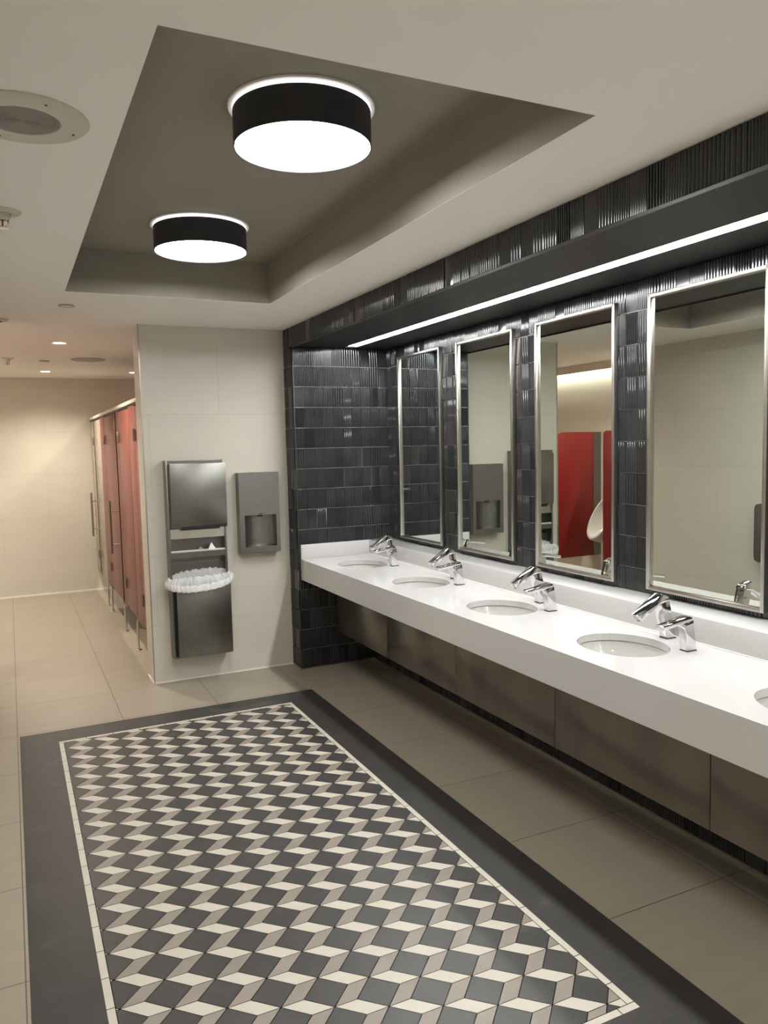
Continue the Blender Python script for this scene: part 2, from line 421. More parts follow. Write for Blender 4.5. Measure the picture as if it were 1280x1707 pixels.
RX0, RX1, RY0, RY1 = -0.033, 1.803, 1.43, 4.995
BX0, BX1, BY0, BY1 = 0.169, 1.589, 1.642, 4.796
SW = 0.027
inlay = MB(); inlay.box(RX0, RX1, RY0, RY1, 0.0002, 0.0012)
inlay = inlay.build('tile_inlay', M_rugj, floor); inlay['label'] = 'rug-like patterned tile inlay with a charcoal border'
b = MB(); rg = random.Random(5)
def flat(b, poly, z, mi):
    if len(poly) >= 3:
        n = len(poly)
        b.add([(x, y, z) for x, y in poly] , [tuple(range(n))], mi)
gw = 0.0012
def rect(b, x0, x1, y0, y1, z, mi=0): flat(b, inset([(x0, y0), (x1, y0), (x1, y1), (x0, y1)], gw * 0.55), z, mi)
n = 24
for i in range(n):
    y = RY0 + (RY1 - RY0) * i / n; y2 = RY0 + (RY1 - RY0) * (i + 1) / n
    rect(b, RX0, BX0, y, y2, 0.0018); rect(b, BX1, RX1, y, y2, 0.0018)
n = 9
for i in range(n):
    x = BX0 + (BX1 - BX0) * i / n; x2 = BX0 + (BX1 - BX0) * (i + 1) / n
    rect(b, x, x2, BY1, RY1, 0.0018); rect(b, x, x2, RY0, BY0, 0.0018)
b.build('border', M_rugd, inlay, recalc=False)['label'] = 'charcoal tile border'
b = MB(); flat(b, [(BX0, BY0), (BX1, BY0), (BX1, BY1), (BX0, BY1)], 0.0014, 1)
def strip(x0, x1, y0, y1): flat(b, inset([(x0, y0), (x1, y0), (x1, y1), (x0, y1)], 0.0016), 0.0020, 0)
y = BY1 - SW; 
while y > BY0 + SW:
    y2 = max(y - 0.1503, BY0 + SW); strip(BX0, BX0 + SW, y2, y); strip(BX1 - SW, BX1, y2, y); y = y2
x = BX0
while x < BX1 - 0.001:
    x2 = min(x + 0.1503, BX1)
    strip(x, x2, BY1 - SW, BY1); strip(x, x2, BY0, BY0 + SW); x = x2
b.build('cream_strip', [M_rugc, M_rugg], inlay, recalc=False)['label'] = 'thin cream tile line'
a = 0.07245; ox, oy = 0.2065, 2.494
ix0, ix1, iy0, iy1 = BX0 + SW, BX1 - SW, BY0 + SW, BY1 - SW
bs = MB(); flat(bs, [(ix0, iy0), (ix1, iy0), (ix1, iy1), (ix0, iy1)], 0.0014, 3)
for i in range(-3, 13):
    for j in range(-24, 14):
        X = ox + 2 * a * i; Y = oy - a * i - 2 * a * j
        for poly, mi in (([(0, 0), (a, 0), (2 * a, -a), (a, -a)], 0), ([(a, -a), (2 * a, -a), (a, -2 * a), (0, -2 * a)], 1),
                         ([(2 * a, -a), (3 * a, -2 * a), (2 * a, -3 * a), (a, -2 * a)], 2)):
            P = [(X + p[0], Y + p[1]) for p in poly]
            P = clip(P, ix0, ix1, iy0, iy1)
            if len(P) < 3: continue
            Q = []
            for p in P:
                if not Q or (abs(p[0] - Q[-1][0]) + abs(p[1] - Q[-1][1])) > 1e-5: Q.append(p)
            if len(Q) > 2 and abs(Q[0][0] - Q[-1][0]) + abs(Q[0][1] - Q[-1][1]) < 1e-5: Q.pop()
            if len(Q) < 3: continue
            A = abs(sum(Q[k][0] * Q[(k + 1) % len(Q)][1] - Q[(k + 1) % len(Q)][0] * Q[k][1] for k in range(len(Q)))) / 2
            if A < 2.5e-5: continue
            flat(bs, inset(Q, 0.0013), 0.0020, mi)
bs.build('cube_pattern', [M_rugc, M_rugt, M_rugs, M_rugg], inlay, recalc=False)['label'] = 'tumbling block pattern of cream, taupe and charcoal tiles'

# ------------------------------------------------------------------ counter
ZC = 0.841; XF = 1.925; XBK = 2.483
BAS = [2.398 + 0.865 * k for k in (3, 2, 1, 0, -1, -2, -3)]   # far to near
BX = 2.212; RA, RB = 0.167, 0.2
ct = thing('vanity_counter', 'long white quartz countertop with a deep front edge running under the mirrors', 'counter', (2.2, 1.5, 0.687))
b = MB()
yend = YS - 0.001
cuts = [yend] + [(BAS[i] + BAS[i + 1]) / 2 for i in range(len(BAS) - 1)] + [YR]
NB = 72
for i, yc in enumerate(BAS):
    ya, yb = cuts[i + 1], cuts[i]
    el = []; rc = []
    for k in range(NB):
        tt = 2 * math.pi * k / NB; c, s = math.cos(tt), math.sin(tt)
        el.append((BX + RA * c, yc + RB * s))
        # project to rectangle
        tx = ((XBK - BX) / c) if c > 1e-9 else ((XF - BX) / c if c < -1e-9 else 1e9)
        ty = ((yb - yc) / s) if s > 1e-9 else ((ya - yc) / s if s < -1e-9 else 1e9)
        q = min(abs(tx), abs(ty)); rc.append((BX + q * c, yc + q * s, 0 if abs(tx) < abs(ty) else 1))
    vs = [(x, y, ZC) for x, y in el] + [(x, y, ZC) for x, y, _ in rc] + [(x, y, ZC - 0.03) for x, y in el]
    fs = []
    for k in range(NB):
        k2 = (k + 1) % NB
        if rc[k][2] != rc[k2][2]:   # corner
            cxn = XBK if rc[k][0] + rc[k2][0] > 2 * BX else XF
            cyn = yb if rc[k][1] + rc[k2][1] > 2 * yc else ya
            vs.append((cxn, cyn, ZC)); fs.append((k, k + NB, len(vs) - 1, k2 + NB, k2))
        else: fs.append((k, k + NB, k2 + NB, k2))
        fs.append((k + 2 * NB, k, k2, k2 + 2 * NB))
    b.add(vs, fs)
# front edge (mitred), underside
b.add([(XF, YR, ZC), (XF, yend, ZC), (XF, yend, 0.687), (XF, YR, 0.687)], [(0, 1, 2, 3)])
b.add([(XF, YR, 0.687), (XF, yend, 0.687), (XF + 0.03, yend, 0.687), (XF + 0.03, YR, 0.687)], [(0, 1, 2, 3)])
b.add([(XF + 0.03, YR, 0.687), (XF + 0.03, yend, 0.687), (XF + 0.03, yend, ZC - 0.032), (XF + 0.03, YR, ZC - 0.032)], [(0, 1, 2, 3)])
top = b.build('slab', M_quartz, ct, recalc=False)
b = MB(); b.box(XBK, XW, YR, yend, ZC - 0.02, 0.949)
b.build('backsplash', M_quartz, ct, bevel=0.002)
b = MB(); b.box(XF + 0.001, XBK, YS - 0.021, yend, ZC + 0.0005, 0.949)
b.build('side_splash', M_quartz, ct, bevel=0.0015)
b = MB(); b.box(XBK - 0.006, XBK + 0.002, YR, YS - 0.022, ZC, ZC + 0.005)
b.build('caulk_joint', M_white, ct)
ORD = ['fifth and nearest', 'fourth', 'third', 'second', 'first']
# basins
def bowl(yc):
    b = MB(); vs = []; fs = []; n = 64
    prof = [(1.0, -0.012), (1.045, -0.030), (1.05, -0.038), (1.0, -0.055), (0.93, -0.085), (0.8, -0.115), (0.6, -0.138), (0.35, -0.15), (0.13, -0.154)]
    prof = [(1.06, -0.031), (1.045, -0.0305)] + [(1.02, -0.034), (1.0, -0.05), (0.94, -0.085), (0.82, -0.118), (0.62, -0.142), (0.35, -0.155), (0.13, -0.158)]
    for s, hh in prof:
        for k in range(n):
            t = 2 * math.pi * k / n; vs.append((BX + RA * s * math.cos(t), yc + RB * s * math.sin(t), ZC + hh))
    m = len(prof)
    for j in range(m - 1):
        for k in range(n): fs.append((j * n + k, j * n + (k + 1) % n, (j + 1) * n + (k + 1) % n, (j + 1) * n + k))
    m0 = len(vs)
    # outer shell
    for s, hh in [(1.06, -0.031), (1.04, -0.06), (0.97, -0.10), (0.85, -0.135), (0.6, -0.16), (0.13, -0.172)]:
        for k in range(n):
            t = 2 * math.pi * k / n; vs.append((BX + RA * s * math.cos(t), yc + RB * s * math.sin(t), ZC + hh))
    for j in range(5):
        for k in range(n): fs.append((m0 + j * n + (k + 1) % n, m0 + j * n + k, m0 + (j + 1) * n + k, m0 + (j + 1) * n + (k + 1) % n))
    b.add(vs, fs); return b
b0 = thing('sink_basin', '', 'sink', (BX, BAS[0], ZC - 0.16), 'oval sinks under the white counter')
bowl(BAS[0]).build('bowl', M_porc, b0, smooth=True, recalc=False)
b = MB(); b.lathe([(0.026, 0.0), (0.026, 0.004), (0.02, 0.006), (0.012, 0.003), (0.0005, 0.003)], (BX, BAS[0], ZC - 0.162), 24); b.build('drain', M_chrome, b0, smooth=True)
basin_lab = ['oval white sink farthest along the counter, beside the charcoal end wall', 'oval white sink second from the charcoal end wall',
             'oval white sink in front of the third mirror from the far end', 'oval white sink nearest the camera of the four fully in view',
             'oval white sink cut off by the right edge of the photo']
b0['label'] = basin_lab[0]
for k in range(1, 5): dup(b0, (0, -0.865 * k, 0), basin_lab[k])

# faucets and soap dispensers
WH = ['by the farthest sink', 'by the second farthest sink', 'by the third farthest sink', 'by the nearest whole sink', 'by the cut off sink at right']
yb_ = BAS[0] - 0.008
fa = thing('faucet', 'taller chrome angular faucet with steep spout ' + WH[0], 'faucet', (2.452, yb_, ZC), 'chrome faucets on the white counter')
b = MB(); b.prism([(2.428, ZC + 0.004), (2.478, ZC + 0.004), (2.438, 1.008), (2.394, 0.996)], yb_ - 0.022, yb_ + 0.022); b.build('body', M_chrome, fa, bevel=0.0025)
b = MB(); b.prism([(2.442, 1.004), (2.432, 1.022), (2.392, 1.036), (2.274, 0.956), (2.286, 0.934), (2.388, 0.994)], yb_ - 0.0235, yb_ + 0.0235); b.build('spout', M_chrome, fa, bevel=0.003)
b = MB(); b.prism([(2.427, ZC), (2.479, ZC), (2.478, ZC + 0.004), (2.428, ZC + 0.004)], yb_ - 0.0225, yb_ + 0.0225); b.build('base_ring', M_rim, fa)
b = MB(); b.prism([(2.2875, 0.9335), (2.2955, 0.9375), (2.2975, 0.934), (2.2895, 0.930)], yb_ - 0.008, yb_ + 0.008); b.build('aerator', M_rim, fa)
ys_ = BAS[0] - 0.197
so = thing('soap_dispenser', 'lower chrome angular soap dispenser with flat spout ' + WH[0], 'soap dispenser', (2.365, ys_, ZC), 'chrome soap dispensers on the white counter')
b = MB(); b.prism([(2.343, ZC + 0.004), (2.392, ZC + 0.004), (2.374, 0.967), (2.330, 0.948)], ys_ - 0.0195, ys_ + 0.0195); b.build('body', M_chrome, so, bevel=0.0025)
b = MB(); b.prism([(2.374, 0.962), (2.366, 0.978), (2.350, 0.981), (2.214, 0.957), (2.218, 0.940), (2.33, 0.956)], ys_ - 0.020, ys_ + 0.020); b.build('spout', M_chrome, so, bevel=0.003)
b = MB(); b.prism([(2.342, ZC), (2.393, ZC), (2.392, ZC + 0.004), (2.343, ZC + 0.004)], ys_ - 0.020, ys_ + 0.020); b.build('base_ring', M_rim, so)
for k in range(1, 5):
    dup(fa, (0, -0.865 * k, 0), 'taller chrome angular faucet with steep spout ' + WH[k])
    dup(so, (0, -0.865 * k, 0), 'lower chrome angular soap dispenser with flat spout ' + WH[k])

# panels below the counter
seams = [YS - 0.002] + [4.57 - 0.88 * k for k in range(0, 8)]
plab = ['in the dark corner by the charcoal end wall', 'second from the charcoal end wall', 'in the middle of the run', 'second from the right edge of the photo', 'at the right edge of the photo', 'just outside the right edge', 'outside the right edge, next one', 'outside the right edge, last one']
for k in range(5):
    y1, y0 = seams[k] - 0.002, seams[k + 1] + 0.002
    b = MB(); b.box(2.19, 2.205, y0, y1, 0.268, 0.66)
    tag(b.build('access_panel', M_panel, bevel=0.0012), 'grey brown panel below the counter, ' + plab[k], 'panel', 'panels below the counter')

# ------------------------------------------------------------------ mirrors
mi0 = thing('wall_mirror_panel', '', 'mirror', (2.66, 4.935, 0.977), 'tall steel framed mirrors on the charcoal tiles')
mi0.name = 'framed_mirror'
y0, y1, z0, z1, fw = 4.62, 5.25, 0.977, 2.325, 0.017
xf_, xbk = 2.645, 2.676
b = MB(); b.box(xf_, xbk, y0, y0 + fw, z0, z1); b.box(xf_, xbk, y1 - fw, y1, z0, z1); b.box(xf_, xbk, y0 + fw, y1 - fw, z0, z0 + fw); b.box(xf_, xbk, y0 + fw, y1 - fw, z1 - fw, z1)
b.build('frame', M_frame, mi0, bevel=0.0012)
b = MB(); b.box(2.66, 2.674, y0 + fw + 0.0005, y1 - fw - 0.0005, z0 + fw + 0.0005, z1 - fw - 0.0005); b.build('glass', M_mirror, mi0)
ml = ['tall steel framed mirror farthest from the camera, reflecting charcoal tiles', 'tall steel framed mirror second from the far end, reflecting the small steel dispenser',
      'tall steel framed mirror reflecting a red screen and a urinal', 'widest looking steel framed mirror, above the nearest sinks, reflecting plain cream wall']
mi0['label'] = ml[0]
for k in range(1, 4): dup(mi0, (0, -0.845 * k, 0), ml[k])

# ------------------------------------------------------------------ drum lamps in the coffer
dx, dy = 0.943, 2.528
d0 = thing('drum_lamp', 'larger looking black drum ceiling lamp, nearer to the camera', 'ceiling light', (dx, dy, CT), 'black drum lamps in the ceiling recess')
c = (dx, dy, 0)
b = MB(); b.lathe([(0.2255, 2.6605), (0.228, 2.6605), (0.228, 2.772), (0.2255, 2.772), (0.2255, 2.6605)], c, 96); b.build('shade', M_black, d0, smooth=True)
b = MB(); b.lathe([(0.2252, 2.6615), (0.2245, 2.6612), (0.2245, 2.70), (0.2252, 2.70)], c, 96); b.build('inner_lining', M_lining, d0, smooth=True, recalc=False)
b = MB(); b.lathe([(0.2240, 2.682), (0.0005, 2.682)], c, 96, 0); b.build('diffuser', M_drum, d0, smooth=True)
b = MB(); b.lathe([(0.0005, 2.783), (0.241, 2.783), (0.243, 2.786), (0.243, 2.7895), (0.0005, 2.7895)], c, 96); b.build('mounting_plate', M_white, d0, smooth=True)
b = MB(); b.lathe([(0.212, 2.70), (0.212, 2.774), (0.0005, 2.774)], c, 96); b.build('uplight_ring', M_glow, d0, smooth=True)
b = MB(); b.lathe([(0.06, 2.773), (0.06, 2.784)], c, 24); b.build('spacer', M_white, d0, smooth=True)
dup(d0, (-0.011, 1.477, 0), 'smaller looking black drum ceiling lamp, farther from the camera')

# ------------------------------------------------------------------ ceiling fittings
def disc(b, c, r, z0, z1, n=48, bev=0.003, mi=0):
    b.lathe([(0.0005, z1), (r, z1), (r, z0 + bev), (r - bev, z0), (0.0005, z0)], (c[0], c[1], 0), n, mi)
def speaker(x, y, lab, r=0.165, rg_=0.092):
    t = thing('ceiling_speaker', lab, 'speaker', (x, y, CZ), 'round ceiling speakers')
    b = MB(); b.lathe([(r, CZ), (r, CZ - 0.004), (r - 0.006, CZ - 0.008), (rg_ + 0.002, CZ - 0.009), (rg_, CZ - 0.006)], (x, y, 0), 64); b.build('bezel', M_offw, t, smooth=True)
    b = MB()
    pr = []; nn = 22
    for i in range(nn):
        ra = rg_ * (1 - i / nn); rb_ = rg_ * (1 - (i + 0.5) / nn)
        pr += [(ra, CZ - 0.0045), (ra - 0.0008, CZ - 0.0075), (rb_, CZ - 0.0075), (rb_ - 0.0008, CZ - 0.0045)]
    pr = [(max(r_, 0.0006), z_) for r_, z_ in pr]
    b.lathe(pr, (x, y, 0), 64); b.build('grille', M_grille, t, smooth=False)
    for ang in (0.35, 2.0, 3.5, 5.1):
        b = MB(); disc(b, (x + 0.135 * math.cos(ang), y + 0.135 * math.sin(ang)), 0.004, CZ - 0.0105, CZ - 0.006, 12, 0.001); b.build('screw', M_rim, t, smooth=True)
    return t
speaker(0.085, 2.318, 'large round white ceiling speaker with ribbed grille, cut by the left edge of the photo')
def flush(x, y, r, name, lab, cat, m, grp=None, dz=0.006):
    b = MB(); disc(b, (x, y), r, CZ - dz, CZ, 40, 0.002); return tag(b.build(name, m, smooth=True), lab, cat, grp)
flush(0.735, 7.95, 0.155, 'ceiling_vent', 'round grey flush disc in the ceiling above the stalls', 'ceiling vent', M_grille, dz=0.007)
def cover(x, y, lab):
    t = thing('sprinkler_cover', lab, 'sprinkler cover', (x, y, CZ), 'concealed sprinkler covers')
    b = MB(); disc(b, (x, y), 0.046, CZ - 0.009, CZ - 0.004, 40, 0.001); b.build('cover_plate', M_offw, t, smooth=True)
    b = MB(); b.lathe([(0.04, CZ), (0.04, CZ - 0.004)], (x, y, 0), 32); b.build('cup', M_rim, t, smooth=True)
cover(0.365, 5.09, 'round cream sprinkler cover just beyond the ceiling recess')
cover(0.364, 8.155, 'round cream sprinkler cover between the two far downlights')
def pendant(x, y, lab, s=1.0):
    t = thing('ceiling_sprinkler', lab, 'sprinkler', (x, y, CZ), 'pendant sprinkler heads')
    b = MB(); b.lathe([(0.065 * s, CZ), (0.065 * s, CZ - 0.003), (0.055 * s, CZ - 0.008), (0.03 * s, CZ - 0.01)], (x, y, 0), 40); b.build('escutcheon', M_offw, t, smooth=True)
    b = MB(); b.lathe([(0.026 * s, CZ), (0.026 * s, CZ - 0.028), (0.024 * s, CZ - 0.03), (0.009, CZ - 0.031)], (x, y, 0), 28); b.build('body', M_offw, t, smooth=True)
    b = MB()
    for sg in (-1, 1): b.tube([(x + sg * 0.018 * s, y, CZ - 0.03), (x + sg * 0.019 * s, y, CZ - 0.045), (x, y, CZ - 0.058)], 0.0025, 8)
    b.build('yoke', M_chrome, t, smooth=True)
    b = MB(); b.lathe([(0.0005, CZ - 0.058), (0.02 * s, CZ - 0.058), (0.022 * s, CZ - 0.0605), (0.0005, CZ - 0.0605)], (x, y, 0), 20); b.build('deflector', M_chrome, t, smooth=True)
    b = MB(); b.tube([(x, y, CZ - 0.031), (x, y, CZ - 0.056)], 0.003, 8); b.build('bulb', mat('red_glass_bulb', (0.3, 0.05, 0.04), 0.2), t, smooth=True)
pendant(0.030, 3.215, 'pendant sprinkler head at the left edge, beyond the speaker')
pendant(0.045, 7.985, 'pendant sprinkler head at the left edge, nearest the far wall', 0.85)
t = thing('ceiling_sensor', 'small flush ceiling sensor with dark eye at the left edge of the photo', 'sensor', (-0.002, 5.72, CZ))
b = MB(); b.lathe([(0.055, CZ), (0.055, CZ - 0.008), (0.045, CZ - 0.016), (0.0005, CZ - 0.017)], (-0.002, 5.72, 0), 40); b.build('housing', M_offw, t, smooth=True)
b = MB(); b.lathe([(0.018, CZ - 0.016), (0.014, CZ - 0.021), (0.0005, CZ - 0.022)], (-0.002, 5.72, 0), 24); b.build('eye', M_slot, t, smooth=True)
def downlight(x, y, lab, W, col, r=0.05, spot=True, angle=142):
    t = thing('downlight', lab, 'downlight', (x, y, CZ), 'small round recessed downlights')
    b = MB(); b.lathe([(r + 0.008, CZ), (r + 0.008, CZ - 0.002), (r, CZ - 0.003), (r - 0.001, CZ - 0.0005)], (x, y, 0), 40); b.build('trim_ring', M_offw, t, smooth=True)
    b = MB(); b.lathe([(r, CZ - 0.0012), (0.0005, CZ - 0.0012)], (x, y, 0), 40); b.build('lens', M_downl, t)
    ld = bpy.data.lights.new('downlight_lamp', 'SPOT'); ld.energy = W; ld.color = col; ld.spot_size = math.radians(angle); ld.spot_blend = 1.0; ld.shadow_soft_size = 0.04
    lo = bpy.data.objects.new('downlight_lamp', ld); COL.objects.link(lo); lo.parent = t; lo.location = (0, 0, -0.012)
downlight(0.419, 6.81, 'bright downlight on the left, the one closer to the ceiling recess', DOWN_W, WARM)
downlight(0.412, 9.18, 'bright downlight on the left, the one closest to the far wall', DOWN_W * 0.9, WARM)
downlight(1.316, 9.12, 'downlight almost hidden behind the edge of the cream end wall', DOWN_W * 0.7, WARM)
downlight(1.7, 7.0, 'downlight inside the stall area, hidden behind the end wall', DOWN_W * 0.7, WARM)
for (x, y, l) in ((-0.33, 6.0, 'added unseen fill lamp over the urinals, nearer one'), (-0.3, 8.7, 'added unseen fill lamp over the urinals, farther one')):
    downlight(x, y, l, URINAL_FILL_W, (1.0, 0.93, 0.82))  # invented fixtures, set where no mirror shows them, to brighten the urinal wall
for (x, y, l) in ((0.55, 0.2, 'added unseen fill lamp behind the photographer, nearer to the ceiling recess'), (0.9, -1.4, 'added unseen fill lamp behind the photographer, next to the rear wall')):
    downlight(x, y, l, REAR_FILL_W, (1.0, 0.96, 0.90))  # invented fixtures that fill in light from behind the camera

# ------------------------------------------------------------------ towel dispenser and waste bin
tx0, tx1 = 0.985, 1.398; YD = YE - 0.10
td = thing('towel_dispenser', 'tall stainless steel paper towel dispenser and waste bin unit on the cream end wall', 'towel dispenser', (1.19, YE, 0.185))
b = MB()
b.box(tx0, tx0 + 0.014, YD, YE, 0.185, 1.602); b.box(tx1 - 0.014, tx1, YD, YE, 0.185, 1.602)
b.box(tx0 + 0.014, tx1 - 0.014, YD, YE, 1.59, 1.602); b.box(tx0 + 0.014, tx1 - 0.014, YD, YE, 0.185, 0.197)
b.build('surround', M_steel, td, bevel=0.0015)
b = MB(); b.box(tx0 + 0.014, tx1 - 0.014, YE - 0.004, YE - 0.001, 0.197, 1.59); b.build('back_plate', M_steel_h, td)
b = MB(); b.box(tx0 + 0.020, tx1 + 0.0, YD - 0.042, YD - 0.002, 1.150, 1.578)
b.prism([(YD - 0.042, 1.150), (YD - 0.002, 1.150), (YD - 0.002, 1.118), (YD - 0.030, 1.118)], tx0 + 0.020, tx1, 'x')
door = b.build('towel_door', M_steel, td, bevel=0.003)
b = MB(); b.box(tx0 + 0.085, tx1 - 0.055, YD - 0.036, YD + 0.02, 1.108, 1.134); b.build('towel_slot', M_slot, td)
b = MB(); b.box(tx0 + 0.014, tx1 - 0.014, YD - 0.001, YD + 0.05, 1.115, 1.59); b.build('towel_cabinet', M_steel_h, td)
b = MB(); b.box(tx0 + 0.014, tx1 - 0.014, YD + 0.012, YD + 0.016, 1.045, 1.115); b.build('apron', M_trim, td)
b = MB(); b.box(tx0 + 0.014, tx1 - 0.014, YD + 0.004, YE - 0.004, 0.945, 0.949); b.box(tx0 + 0.014, tx1 - 0.014, YD + 0.002, YD + 0.006, 0.937, 0.955)
b.box(tx0 + 0.014, tx1 - 0.014, YD + 0.006, YD + 0.03, 0.905, 0.937)
b.build('shelf', M_steel, td)
b = MB(); b.prism([(YD, 0.949), (YD + 0.008, 0.959), (YD + 0.012, 0.959), (YD + 0.012, 0.949)], tx0 + 0.0145, tx1 - 0.0145, 'x'); b.build('shelf_lip_glint', M_white, td)  # white colour paints in the lamp highlight along the steel shelf edge
b = MB(); b.lathe([(0.009, 0), (0.009, -0.014), (0.0075, -0.018), (0.0005, -0.019)], (1.185, YD + 0.068, 0.792), 20, 0, 'y'); b.build('lock_knob', M_chrome, td, smooth=True)
b = MB(); b.box(tx0 + 0.014, tx1 - 0.014, YD + 0.066, YE - 0.004, 0.70, 0.86); b.build('inner_plate', M_steel_h, td)
bin_ = MB(); bin_.box(tx0 + 0.03, tx1 + 0.004, YD - 0.05, YD - 0.001, 0.200, 0.70)
wb = bin_.build('waste_bin', M_steel_h, td, bevel=0.004)
b = MB(); b.box(tx0 + 0.014, tx1 - 0.014, YD - 0.001, YD + 0.06, 0.198, 0.68); b.build('bin_cabinet', M_slot, td)
# plastic liner
b = MB(); rg = random.Random(3)
cxn, cyn = 1.190, YD + 0.003
nA = 220; rows = []
ph = [rg.uniform(0, 6.28) for _ in range(8)]
def ruff(t, k): return (math.sin(t * 23 + ph[0] + k) + 0.7 * math.sin(t * 41 + ph[1] - k * 0.7) + 0.5 * math.sin(t * 67 + ph[2] + 2 * k) + 0.4 * math.sin(t * 97 + ph[3])) / 2.6
spec_ = [(0.175, 0.050, 0.690, 0.005), (0.192, 0.060, 0.742, 0.006), (0.206, 0.072, 0.768, 0.008), (0.220, 0.084, 0.770, 0.008), (0.232, 0.096, 0.752, 0.007), (0.241, 0.106, 0.724, 0.006), (0.242, 0.111, 0.698, 0.005), (0.232, 0.110, 0.678, 0.004), (0.214, 0.100, 0.670, 0.003), (0.205, 0.088, 0.682, 0.003)]
for k, (rx, ry, z, am) in enumerate(spec_):
    row = []
    for i in range(nA):
        t = 2 * math.pi * i / nA; q = ruff(t, k * 0.5)
        back = max(0.0, math.sin(t)); side = abs(math.cos(t))
        x = cxn + (rx + am * q) * math.copysign(side ** 0.8, math.cos(t))
        y = cyn + (ry + am * q) * math.copysign(abs(math.sin(t)) ** 0.8, math.sin(t)) * (0.62 if math.sin(t) > 0 else 1.0)
        zz = z + am * 1.5 * ruff(t * 1.3 + 1, k) + 0.030 * back + (0.012 if k < 5 else 0.0) + (0.030 * side ** 2 if k > 4 else -0.012 * side ** 2) + 0.012 * (x - cxn) / 0.24
        row.append((x, y, zz))
    rows.append(row)
vs = [p for r_ in rows for p in r_]; fs = []; mi_ = []
for j in range(len(rows) - 1):
    for i in range(nA): b.f.append((j * nA + i, j * nA + (i + 1) % nA, (j + 1) * nA + (i + 1) % nA, (j + 1) * nA + i)); b.mi.append(0 if j < 5 else 1)
b.v = vs
tag(b.build('bin_liner', [M_liner, M_linerrim], smooth=True, recalc=False), 'crumpled clear plastic bag draped over the steel waste bin', 'bin liner')
# scraps on the shelf
b = MB(); ysf = YD + 0.02
b.add([(1.262, ysf, 0.9495), (1.325, ysf + 0.004, 0.9495), (1.292, ysf + 0.012, 1.003), (1.30, ysf + 0.03, 0.9495)], [(0, 1, 2), (1, 3, 2), (3, 0, 2), (0, 3, 1)])
tag(b.build('paper_towel', M_paper), 'white folded paper scrap on the shelf of the towel unit', 'paper towel')
b = MB(); b.add([(1.185, ysf + 0.01, 0.9495), (1.25, ysf + 0.012, 0.9495), (1.212, ysf + 0.02, 0.978), (1.22, ysf + 0.036, 0.9495)], [(0, 1, 2), (1, 3, 2), (3, 0, 2), (0, 3, 1)])
tag(b.build('paper_towel', M_paperg), 'grey folded paper scrap left of the white one on the towel unit shelf', 'paper towel')

# ------------------------------------------------------------------ hand dryer
hx0, hx1, hz0, hz1 = 1.503, 1.809, 0.902, 1.497; YH = YE - 0.09
hd = thing('hand_dryer', 'smaller stainless steel hand dryer with open niche beside the charcoal tiles', 'hand dryer', (1.656, YE, hz0))
ax0, ax1, az0, az1 = 1.540, 1.780, 0.943, 1.182
b = MB()
b.box(hx0, ax0, YH, YE, hz0, hz1); b.box(ax1, hx1, YH, YE, hz0, hz1); b.box(ax0, ax1, YH, YE, hz0, az0); b.box(ax0, ax1, YH, YE, az1, hz1)
# merge look: front skin
hb = b.build('casing', M_steel, hd)
# curved niche back
b = MB(); nn = 20; vs = []
for i in range(nn + 1):
    u = i / nn; x = ax0 + 0.0005 + (ax1 - ax0 - 0.001) * u; y = YH + 0.006 + 0.072 * math.sin(math.pi * u) ** 0.6
    vs += [(x, y, az0 + 0.012), (x, y, az1)]
b.add(vs, [(2 * i, 2 * i + 2, 2 * i + 3, 2 * i + 1) for i in range(nn)]); b.build('niche', M_steel, hd, smooth=True, recalc=False)
b = MB(); b.prism([(YH + 0.001, az0), (YE - 0.004, az0), (YE - 0.004, az0 + 0.016), (YH + 0.001, az0 + 0.004)], ax0 + 0.001, ax1 - 0.001, 'x'); b.build('drip_tray', M_steel, hd)
b = MB(); b.prism([(YH - 0.001, az1 + 0.012), (YH + 0.03, az1 + 0.012), (YH + 0.03, az1 - 0.012), (YH + 0.004, az1 - 0.012)], 1.645, 1.676, 'x'); b.build('nozzle', M_slot, hd)
b = MB()
for i in range(19):
    z = 1.205 + i * 0.0152; b.box(hx0 - 0.0006, hx0 + 0.001, YH + 0.010, YH + 0.022, z, z + 0.0085); b.box(hx0 - 0.0006, hx0 + 0.001, YH + 0.040, YH + 0.052, z, z + 0.0085)
b.build('vent_slots', M_slot, hd)
b = MB(); b.box(1.604, 1.610, YH + 0.066, YH + 0.0665, 0.988, 0.992); b.box(1.613, 1.622, YH + 0.066, YH + 0.0665, 0.988, 0.992); b.build('engraved_mark', M_rim, hd)

# ------------------------------------------------------------------ stall front
sf = thing('toilet_partition', 'row of dark red toilet stall doors and posts left of the cream end wall', 'toilet partition', (0.92, 7.9, 0))
PX0, PX1, PZ0, PZ1 = 0.91, 0.932, 0.245, 2.036
def leg(par, y):
    b = MB(); b.tube([(0.9, y, 0.012), (0.9, y, 0.245), (0.902, y, 0.258), (0.91, y, 0.262)], 0.009, 12)
    b.lathe([(0.026, 0.0), (0.026, 0.008), (0.01, 0.014)], (0.9, y, 0), 20)
    b.lathe([(0.016, -0.006), (0.016, 0.006)], (0.904, y, 0.262), 16, 0, 'x', True)
    b.build('foot', M_chrome, par, smooth=True)
def pilaster(y0, y1, m, legs=()):
    b = MB(); b.box(PX0, PX1, y0, y1, PZ0, PZ1); p = b.build('pilaster', m, sf, bevel=0.002)
    for y in legs: leg(p, y)
    return p
pilaster(8.505, 8.92, M_red, (8.52, 8.87)); pilaster(7.375, 7.596, M_red, (7.50,)); pilaster(6.40, 6.735, M_red, (6.72,)); pilaster(5.94, 6.0, M_red)
p = pilaster(9.62, 9.985, M_beige); p['label'] = 'beige post against the far wall'
